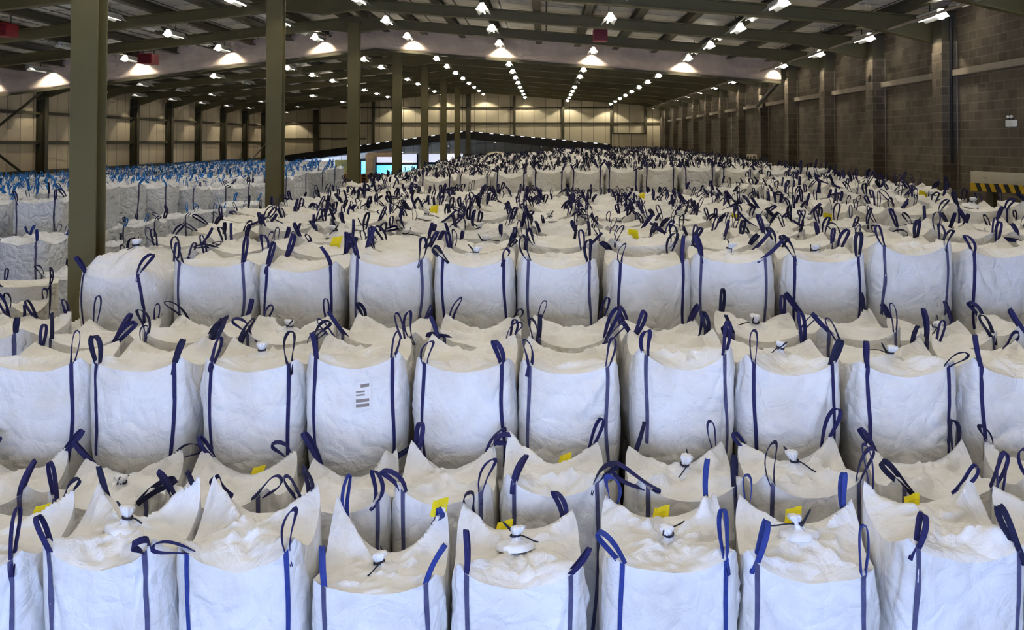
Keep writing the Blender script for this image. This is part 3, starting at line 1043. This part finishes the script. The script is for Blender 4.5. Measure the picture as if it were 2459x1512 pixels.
# dark fascia beam under the gable line, with glowing bars standing in for daylight through gaps
def gable_beam(a, b, dz, y0, y1, name, mat):
    return MB().prism([(a[0], a[1] - dz), (b[0], b[1] - dz), b, a], y0, y1).build(name, mat)
fb1 = tag(gable_beam(gl, gm, .55, DF - .12, DF + .25, 'fascia_beam', M['black']), 'dark sloping fascia beam under the end wall, rising toward the columns', 'beam', None, 'structure')
fb2 = tag(gable_beam(gm, gr, .62, DF - .12, DF + .25, 'fascia_beam', M['black']), 'dark sloping fascia beam under the end wall, falling toward the block wall', 'beam', None, 'structure')
clip = MB().box(-.14, .14, -.03, .03, -.03, .03).mesh('gap_glow_bar', M['gap'])  # one glowing bar: leaking daylight given as emission, not a fitting
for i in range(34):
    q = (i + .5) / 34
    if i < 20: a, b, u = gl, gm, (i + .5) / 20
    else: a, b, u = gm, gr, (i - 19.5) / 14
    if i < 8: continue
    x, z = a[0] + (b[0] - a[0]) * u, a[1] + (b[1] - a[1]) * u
    link('gap_glow_bar', clip, fb1 if i < 20 else fb2, (x, DF - .15, z - .03), (0, -math.atan2(b[1] - a[1], b[0] - a[0]), 0))
# grey panelled box room in the corner by the block wall
bx = MB()
a, b = far(1469, 322), far(1549, 362)
root = empty('panel_enclosure', (0, DF - 1.2, 0))
mb = MB().box(a[0], b[0], 0, .9, 0, a[1])
mb.build('wall_panel', M['clad'], root)
MB().box(a[0] - .03, b[0] + .03, -.03, .9, a[1], a[1] + .06).build('capping', M['steel_dark'], root)
tag(root, 'pale panelled box enclosure in the far corner by the block wall', 'enclosure')

# ---- the lower hall beyond the opening
HALL_FILL_LIGHTS = []
D2 = DF + 24
def far2(px, py):
    p = at(px, py, D2); return (p.x, p.z)
hl, hr = far2(690, 440)[0], far2(1480, 440)[0]
zt = far2(1000, 330)[1]
mb = MB()
mb.box(hl, hr, D2, D2 + .2, 0, zt)
tag(mb.build('wall_lower_hall', M['clad']), 'pale end wall of the lower hall seen through the opening', 'wall', None, 'structure')
mb = MB()
sl1 = (gm[1] - gl[1]) / (gm[0] - gl[0]); sl2 = (gr[1] - gm[1]) / (gr[0] - gm[0])
hlz, hrz = gm[1] + sl1 * (hl - gm[0]), gm[1] + sl2 * (hr - gm[0])
mb.prism([(hl, hlz - .3), (gm[0], gm[1] - .3), (hr, hrz - .3), (hr, hrz + .1), (gm[0], gm[1] + .1), (hl, hlz + .1)], DF + .3, D2 + .3)
for n_, (xs, zs) in enumerate(((hl, hlz), (hr, hrz)), 1):
    tag(MB().box(xs - .1, xs + .1, DF + .3, D2, 0, zs).build('wall_lower_side', M['steel_dark']), 'dark side wall of the lower hall ' + ('past the heap of bags' if n_ == 1 else 'toward the block wall'), 'wall', None, 'structure')
for n_, xs in enumerate((-14.0, -9.5, -5.0, -0.5), 1):
    r = empty('hanging_strip_light', (xs, D2 - 2.0, gm[1] + (sl1 if xs < gm[0] else sl2) * (xs - gm[0]) - .75))  # fixture added to brighten the lower hall's end wall
    HALL_FILL_LIGHTS.append((r, n_))
tag(mb.build('ceiling_lower_hall', M['black']), 'dark pitched ceiling of the lower hall', 'ceiling', None, 'structure')
openings = [(868, 881, 381, 384, 418), (905, 944, 372, 393, 418), (966, 1001, 370, 393, 420), (1030, 1057, 370, 392, 420), (1074, 1094, 369, 392, 420), (1106, 1112, 369, 392, 420)]
for i, (x0, x1, y0, ym, y1) in enumerate(openings, 1):
    a = far2(x0, y0); b = far2(x1, y1); m_ = far2(x0, ym)[1]
    w = MB()
    yy = D2 - .08
    w.box(a[0] - .12, a[0], yy - .04, yy + .04, b[1], a[1]).box(b[0], b[0] + .12, yy - .04, yy + .04, b[1], a[1]).box(a[0] - .12, b[0] + .12, yy - .04, yy + .04, m_ - .12, m_ + .12)
    fr = w.build('window_%d' % i, M['black'])
    tag(fr, f'daylit doorway of the lower hall, {nth(i)} from the left', 'window', 'doorways of the lower hall', 'structure')
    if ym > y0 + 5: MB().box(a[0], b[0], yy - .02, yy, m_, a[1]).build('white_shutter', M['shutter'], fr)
    MB().box(a[0], b[0], yy, yy + .02, b[1], m_).build('cyan_pane', M['pane'], fr)
# ochre portal round the wide doorway
a = far2(884, 366); b = far2(936, 420)
mb = MB().prism([(a[0], 0), (a[0], a[1] - .2), (a[0] + .25, a[1]), (b[0] + .4, a[1]), (b[0] + .4, a[1] - .42), (a[0] + .8, a[1] - .42), (a[0] + .7, a[1] - .6), (a[0] + .7, 0)], D2 - 1.4, D2 - .6)
tag(mb.build('door_portal', M['orange']), 'ochre door portal beside the daylit doorways of the lower hall', 'portal')
p0, p1 = at(804, 384, DF + 8), at(836, 418, DF + 8)
mb = MB()
n = 11
for i in range(n):
    xa = p0.x + (p1.x - p0.x) * i / n
    xb = p0.x + (p1.x - p0.x) * (i + 1) / n + .02
    mb.box(xa, xb, DF + 8 + .03 * (i % 2), DF + 8.02 + .03 * (i % 2), 0, p0.z)
tag(mb.build('strip_curtain', M['strip_curtain']), 'yellow translucent strip curtain beyond the heap end', 'curtain')
# timber pallet stacks in front of the opening
pal = MB()
for j in range(3): pal.box(-.6, .6, -.5 + j * .46, -.42 + j * .46, 0, .1)
pal_base = pal
def pallet_stack(px0, px1, ytop, d, label):
    a = at(px0, ytop, d); b = at(px1, ytop, d)
    root = empty('pallet_stack', ((a.x + b.x) / 2, d, 0))
    h = a.z; n = max(3, int(h / .16)); w = (b.x - a.x) / 2
    for i in range(n):
        z = h * i / n
        m = MB()
        m.box(-w, w, -.6, .6, z + h / n * .72, z + h / n * .98)
        for s in (-1, 0, 1):
            m.box(s * w * .85 - .07, s * w * .85 + .07, -.58, .58, z, z + h / n * .74)
        m.build('pallet', M['timber'], root)
    tag(root, label, 'pallet stack', 'pallet stacks by the opening')
pallet_stack(809, 836, 417, 60, 'brown timber pallet stack just past the heap of bags')
pallet_stack(868, 908, 417, 60, 'brown timber pallet stack below the daylit doorways')
pallet_stack(911, 934, 419, 61, 'darker narrow timber pallet stack beside the second column gap')

# ---- columns along the ridge
for n, k in enumerate(range(0, 14, 2), 1):
    y = frame_y(k); w, dp, t, tw = .17, .15, .03, .025
    zt_ = under(XM) + .12
    root = empty('column', (XM, y, 0))
    root.name = 'column'
    prof = [(-w, -dp), (w, -dp), (w, -dp + t), (tw, -dp + t), (tw, dp - t), (w, dp - t), (w, dp), (-w, dp), (-w, dp - t), (-tw, dp - t), (-tw, -dp + t), (-w, -dp + t)]
    MB().prism(prof, 0, zt_, 'z').build('shaft', M['steel'], root)
    MB().box(-w - .08, w + .08, -dp - .08, dp + .08, 0, .04).build('base_plate', M['steel'], root)
    MB().box(-w - .05, w + .05, -dp - .05, dp + .05, zt_ - .04, zt_).build('cap_plate', M['steel'], root)
    tag(root, f'olive steel roof column, {nth(n)} from the camera', 'column', 'olive steel roof columns', 'structure')
# ---- rafters, each side its own beam with a haunch at the wall
def rafter(y, right, n):
    dep, fl = .30, .11
    mb = MB()
    x0, x1 = (XM, XR - .02) if right else (XM, XL + .02)
    s = 1 if right else -1
    def web(xa, xb, lo_a, lo_b):
        za, zb = under(xa), under(xb)
        mb.prism([(xa, za - lo_a), (xb, zb - lo_b), (xb, zb + dep), (xa, za + dep)], y - .015, y + .015)
        mb.prism([(xa, za - lo_a), (xb, zb - lo_b), (xb, zb - lo_b + .03), (xa, za - lo_a + .03)], y - fl, y + fl)
        mb.prism([(xa, za + dep - .03), (xb, zb + dep - .03), (xb, zb + dep), (xa, za + dep)], y - fl, y + fl)
    xh = x1 - s * (1.9 if right else 1.5)
    xr = x0 + s * 1.0
    web(x0, xr, .22, 0.0)
    web(xr, xh, 0.0, 0.0)
    web(xh, x1, 0.0, .30)
    o = mb.build('rafter', M['steel'])
    side = 'from the columns to the block wall' if right else 'from the columns to the cladding wall'
    tag(o, f'olive steel rafter {side}, {nth(n)} from the camera', 'rafter', 'olive steel rafters', 'structure')
for k in range(0, 14):
    rafter(frame_y(k), True, k + 1); rafter(frame_y(k), False, k + 1)
# ---- purlins
def purlin(x, right, n):
    z = under(x) + .30
    o = MB().prism([(x - .1, z), (x + .1, z), (x + .1, z + .03), (x + .02, z + .03), (x + .02, z + .19), (x + .1, z + .19), (x + .1, z + .22), (x - .1, z + .22), (x - .1, z + .19), (x - .02, z + .19), (x - .02, z + .03), (x - .1, z + .03)], 2.0, DF).build('purlin', M['steel_dark'])
    side = 'block wall' if right else 'cladding wall'
    tag(o, f'dark steel purlin on the roof slope toward the {side}, {nth(n)} from the ridge', 'purlin', 'dark steel purlins', 'structure')
for i in range(11): purlin(XM + .35 + i * 1.32, True, i + 1)
for i in range(11): purlin(XM - .35 - i * 1.32, False, i + 1)
# thin sag rods seen between the purlins
for i, k in enumerate(range(0, 12)):
    for right in (True, False):
        y = frame_y(k) + BAY * .55
        xa, xb = (XM, XR) if right else (XL, XM)
        o = MB().tube([(xa, y, under(xa) + .46), (xb, y, under(xb) + .46)], .018, 6).build('sag_rod', M['steel_dark'])
        side = 'block wall' if right else 'cladding wall'
        tag(o, f'thin steel rod under the roof toward the {side}, {nth(i + 1)} bay from the camera', 'rod', 'roof sag rods', 'structure')
# ---- smoke curtain hung at the sixth frame
def curtain_half(xa, xb, za, zb, label):
    y = frame_y(5) - .35
    n = 60
    V, Fc = [], []
    for r in range(7):
        for i in range(n + 1):
            x = xa + (xb - xa) * i / n
            lo = za + (zb - za) * i / n; hi = under(x) + .5
            z = lo + (hi - lo) * r / 6
            yy = y + .035 * math.sin(i * 1.7 + 2 * math.sin(i * .6)) * (.3 + r / 6) + .02 * math.sin(i * .37 + r * 1.3)
            V.append((x, yy, z))
    for r in range(6):
        for i in range(n):
            Fc.append((r * (n + 1) + i, r * (n + 1) + i + 1, (r + 1) * (n + 1) + i + 1, (r + 1) * (n + 1) + i))
    V2 = [(a, b + .012, c) for a, b, c in V]
    m0 = len(V)
    F2 = [tuple(m0 + q for q in f[::-1]) for f in Fc]
    E = [(i + 1, i, m0 + i, m0 + i + 1) for i in range(n)]
    root = empty('smoke_curtain', (0, 0, 0))
    link('curtain_sheet', mesh_of('curtain_sheet', V + V2, Fc + F2 + E, M['fabric_curtain'], None, True), root)
    MB().prism([(xa, za - .05), (xb, zb - .05), (xb, zb + .03), (xa, za + .03)], y - .03, y + .05).build('bottom_bar', M['steel_dark'], root)
    tag(root, label, 'smoke curtain', 'smoke curtain across the roof')
apex = at(906, 120, frame_y(5)); rt = at(1876, 199, frame_y(5)); lf = at(-70, 236, frame_y(5))
curtain_half(apex.x, XR - .45, apex.z, rt.z, 'dusty white smoke curtain hung across the roof from columns to block wall')
curtain_half(apex.x, XL + .4, apex.z, lf.z, 'dusty white smoke curtain hung across the roof from columns to cladding wall')

# ------------------------------------------------------------------ strip lights
LX = [('along the block wall', 7.37), ('second out from the block wall', 4.42), ('third out from the block wall', 1.46), ('fourth out from the block wall', -1.47),
      ('just inside the columns', -4.33), ('just past the columns', -7.2), ('second past the columns', -10.2), ('third past the columns', -13.1), ('fourth past the columns', -16.0), ('along the cladding wall', -17.9)]
mb = MB()
mb.prism([(-.05, 0), (.05, 0), (.05, .07), (-.05, .07)], -.62, .62)
M_house = mb.mesh('housing', M['white_steel'])
mb = MB()
mb.prism([(-.16, -.09), (-.15, -.09), (-.05, .0), (.05, .0), (.15, -.09), (.16, -.09), (.06, .012), (-.06, .012)], -.64, .64)
M_refl = mb.mesh('reflector', M['white_steel'])
M_tube = MB().tube([(0, -.6, -.045), (0, .6, -.045)], .022, 8).mesh('tube', M['tube_lit'])
M_tube_off = MB().tube([(0, -.6, -.045), (0, .6, -.045)], .022, 8).mesh('tube', M['white_steel'])
M_lamp = MB().ball((0, -.60, -.05), .105, .10, .10, 9, 6).mesh('lamp', M['lamp'])
M_hang = MB().tube([(0, 0, .07), (0, 0, .34)], .012, 5).mesh('hanger', M['steel_dark'])
light_data = bpy.data.lights.new('strip_light_beam', 'SPOT')
light_data.energy = 114; light_data.spot_size = RAD(116); light_data.spot_blend = 0.16; light_data.shadow_soft_size = 0.09
light_data.color = (1.0, 0.92, 0.77)
wall_light = light_data.copy(); wall_light.spot_size = RAD(94); wall_light.energy = 105
for ri, (rn, X) in enumerate(LX):
    x = X * S
    for k in range(-4, 15):
        y = S * (19.2 - 4.14 * 2) + BAY * k - .05
        if y < Y0 + 1: continue
        if k == 14: y += .5
        z = under(x) + (.13 if x > XM else .2)
        if ri == 9: z -= .02
        lit = True
        if ri == 2 and k in (4, 9): lit = False
        if ri in (7, 8) and k % 2 == 0: lit = False
        n = k + 5
        r = empty('hanging_strip_light', (x, y, z))
        link('housing', M_house, r); link('reflector', M_refl, r)
        link('tube', M_tube if lit else M_tube_off, r)
        if lit and ri < 8: link('lamp', M_lamp, r)
        link('hanger', M_hang, r)
        tag(r, f'{"lit" if lit else "unlit"} strip light, {nth(n)} from the camera in the row {rn}', 'strip light', 'strip lights hung from the roof')
        if lit:
            lo = bpy.data.objects.new('strip_light_beam', wall_light if ri in (0, 9) else light_data)
            C.objects.link(lo); lo.location = (x, y + {5: .67, 14: .66}.get(k, .52), z - .04)
    if ri in (0, 1, 5, 6):
        for k in range(1, 7):
            y = S * (19.2 - 4.14 * 2) + BAY * (k + .48) + .35
            r = empty('hanging_strip_light', (x, y, under(x) + .22))
            link('housing', M_house, r); link('reflector', M_refl, r); link('tube', M_tube_off, r); link('hanger', M_hang, r)
            tag(r, f'switched-off strip light, {nth(k)} from the camera, row {rn}', 'strip light', 'strip lights hung from the roof')

for r, n_ in HALL_FILL_LIGHTS:
    link('housing', M_house, r); link('reflector', M_refl, r); link('tube', M_tube, r); link('hanger', M_hang, r)
    tag(r, f'added fill strip light in the lower hall beyond the opening, {nth(n_)} from the left', 'strip light', 'added fill lights of the lower hall')
    lo = bpy.data.objects.new('strip_light_beam', light_data); C.objects.link(lo); lo.location = r.location + Vector((0, .62, -.06))
# ------------------------------------------------------------------ services and wall fittings
def heater(px, py, d, w, label):
    p = at(px, py, d)
    r = empty('unit_heater', p)
    MB().box(-w, w, -.3, .3, -.16, .16).build('casing', M['red'], r)
    mb = MB()
    for i in range(5): mb.box(-w * .85, w * .85, -.33, -.28, -.13 + i * .055, -.1 + i * .055)
    for i in (0,): mb.box(-w * .86, -w * .8, -.32, -.27, -.13, .12)
    mb.build('louvre_grille', M['red_dark'], r)
    for s in (-1, 1): MB().tube([(s * w * .8, 0, .15), (s * w * .8, 0, .6)], .015, 5).build('hanger', M['steel_dark'], r)
    tag(r, label, 'heater', 'red unit heaters under the roof')
heater(1441, 86, 27.6, .19, 'small red unit heater in the third light row out from the block wall')
heater(356, 142, 31.6, .22, 'red unit heater hanging before the smoke curtain past the columns')
heater(10, 73, 24.6, .2, 'red unit heater cut off by the edge of the picture past the columns')

pa, pb = at(2259, 10, 20), at(1773, 173, 0.1)
x = 6.92 * S
pipe = MB().tube([(x, 8.5, under(x) - .06), (x, frame_y(5) - .5, under(x) - .06)], .03, 8).build('conduit_pipe', M['conc'])
tag(pipe, 'long pale conduit pipe under the rafters before the smoke curtain', 'pipe')
pipe = MB().tube([(x, frame_y(5) + .5, under(x) - .06), (x, DF - 1, under(x) - .06)], .035, 8).build('conduit_pipe', M['conc'])
tag(pipe, 'long pale conduit pipe under the rafters beyond the smoke curtain', 'pipe')

def on_wall(px, py):
    """Point of the block wall at a photo pixel."""
    u, v = (px - VPX) / F, (PPY - py) / F
    dy = math.cos(PITCH) - v * math.sin(PITCH)
    t = XR / u
    return Vector((XR, dy * t, CZ + (math.sin(PITCH) + v * math.cos(PITCH)) * t))
# emergency lamp
p = on_wall(2434, 295)
r = empty('emergency_light', p)
r.scale = (.6, .6, .6)
MB().box(-.14, 0, -.24, .24, -.11, .09).build('case', M['white_steel'], r)
MB().box(-.10, -.02, -.2, .2, -.145, -.11).build('lower_housing', M['conc'], r)
for s in (-1, 1):
    h = MB().tube([(-.07, s * .12, .09), (-.08, s * .12, .15), (-.10, s * .12, .17)], .02, 8).build('lamp_head', M['black'], r)
    MB().ball((-.12, s * .12, .19), .05, .05, .05, 10, 7).build('lens', M['white_steel'], h)
tag(r, 'white twin-headed emergency light on the block wall', 'emergency light')
# hazard board
a = at(2336, 411, 17.6); b = at(2580, 432, 15.6)
r = empty('hazard_barrier', (a.x, a.y, 0))
dirv = Vector((b.x - a.x, b.y - a.y, 0)); Lh = dirv.length; r.rotation_euler = (0, 0, math.atan2(dirv.y, dirv.x))
zt_ = a.z; hh = .20
MB().box(0, Lh, -.05, .05, zt_ - hh, zt_).build('cream_board', M['cream'], r)
st = MB()
nn = 20
for i in range(nn):
    xa, xb = Lh * i / nn, Lh * (i + 1) / nn
    z1, z0 = zt_ - hh, zt_ - hh - .14
    sl = .07
    if i == 0: xa -= sl
    poly = [(max(0, xa + sl), z0), (min(Lh, xb + sl), z0), (xb, z1), (max(0, xa), z1)]
    st.prism(poly, -.055, .04, 'y', i % 2)
st.build('striped_edge', [M['hazard_yellow'], M['black']], r)
for q in (.09, .8):
    MB().box(q * Lh + .12, q * Lh + .27, .0, .12, 0, zt_ - hh - .1).build('post', M['steel_dark'], r)
tag(r, 'cream barrier board with yellow and black striped edge by the block wall', 'barrier')
# white boards
p = on_wall(1806, 376)
tag(MB().box(p.x - .06, p.x - .005, p.y - 1.0, p.y + .9, p.z - .09, p.z + .1).build('notice_board', M['cream']), 'low cream board on the block wall above the bags', 'board')
p = on_wall(1835, 247)
y = 19.5 * S + BAY * 4
tag(MB().box(XR - .36, XR - .33, y - .42, y + .1, p.z - .22, p.z + .25).build('notice_board', M['cream']), 'pale upright board fixed to a block pilaster beside a steel brace', 'board')
br = MB().tube([(XR - .42, y + .1, CZ + 1.3 * S), (XR - .42, y - BAY + .9, under(XR) - .3)], .07, 8).build('brace_rod', M['steel_dark'])
tag(br, 'dark diagonal steel brace rising from the pale board on the block wall', 'brace')
# cable down the nearest pilaster
y = 19.5 * S
tag(MB().tube([(XR - .14, y - .035, PT + .5), (XR - .14, y - .035, CZ - .45)], .03, 6).build('cable_conduit', M['black']), 'black cable conduit down the nearest visible block pilaster', 'conduit')
# chalk letters on the wall
cu = bpy.data.curves.new('chalk', 'FONT'); cu.body = 'R\nI\n4\n4\nI\nS'; cu.size = .42; cu.space_line = .62; cu.extrude = .002; cu.align_x = 'CENTER'
tmp = bpy.data.objects.new('chalk_tmp', cu); C.objects.link(tmp)
me = bpy.data.meshes.new_from_object(tmp.evaluated_get(bpy.context.evaluated_depsgraph_get()))
bpy.data.objects.remove(tmp); bpy.data.curves.remove(cu)
me.materials.clear(); me.materials.append(plain('chalk_white', lin(170, 165, 150), .9))
p = on_wall(1757, 285)
o = link('chalk_lettering', me, None, (XR - .006, p.y, p.z), (RAD(90), 0, RAD(-90)))
tag(o, 'white chalk letters running down the block wall between pilasters', 'lettering')
# braces on the cladding wall
def left_wall(px, py):
    u, v = (px - VPX) / F, (PPY - py) / F
    dy = math.cos(PITCH) - v * math.sin(PITCH); t = (XL + .45) / u
    return Vector((XL + .45, dy * t, CZ + (math.sin(PITCH) + v * math.cos(PITCH)) * t))
for (a, b, lab) in (((-20, 316), (100, 221), 'dark diagonal wall brace rising to the first wall column in view'), ((-10, 366), (50, 412), 'dark diagonal wall brace dropping behind the heap of bags'),
                    ((596, 394), (638, 345), 'dark diagonal wall brace by the far end of the cladding wall')):
    o = MB().tube([left_wall(*a), left_wall(*b)], .05, 8).build('brace_rod', M['steel_dark'])
    tag(o, lab, 'brace')
# a yellowed rooflight panel
xa, xb = at(20, 25, 24).x, at(172, 25, 24).x
y = 23.2
tag(MB().prism([(xa, under(xa) + ROOF - .03), (xb, under(xb) + ROOF - .03), (xb, under(xb) + ROOF - .005), (xa, under(xa) + ROOF - .005)], y - 1.0, y + .4).build('roof_light', M['rooflight']), 'yellowed rooflight sheet in the roof past the columns', 'rooflight', None, 'structure')

# ------------------------------------------------------------------ daylight through the doorway behind the camera
w = bpy.data.worlds.new('sky'); bpy.context.scene.world = w
w.use_nodes = True
bg = w.node_tree.nodes['Background']
bg.inputs['Color'].default_value = (0.40, 0.55, 1.0, 1)
bg.inputs['Strength'].default_value = 10.5
pl = bpy.data.lights.new('doorway_portal', 'AREA'); pl.shape = 'RECTANGLE'; pl.size = OX1 - OX0; pl.size_y = OZ
pl.cycles.is_portal = True
po = bpy.data.objects.new('doorway_portal', pl); C.objects.link(po)
po.location = ((OX0 + OX1) / 2, Y0 + .02, OZ / 2); po.rotation_euler = (RAD(90), 0, 0)

# ------------------------------------------------------------------ look
sc = bpy.context.scene
sc.view_settings.view_transform = 'Standard'
sc.view_settings.look = 'None'
sc.view_settings.gamma = 1.0
sc.view_settings.use_curve_mapping = False
sc.view_settings.exposure = 0.28
cy = sc.cycles
cy.use_denoising = True
cy.use_adaptive_sampling = True; cy.adaptive_threshold = 0.13; cy.adaptive_min_samples = 10
cy.max_bounces = 4; cy.diffuse_bounces = 3; cy.glossy_bounces = 2; cy.transmission_bounces = 2
cy.sample_clamp_indirect = 4.0
cy.caustics_reflective = False; cy.caustics_refractive = False
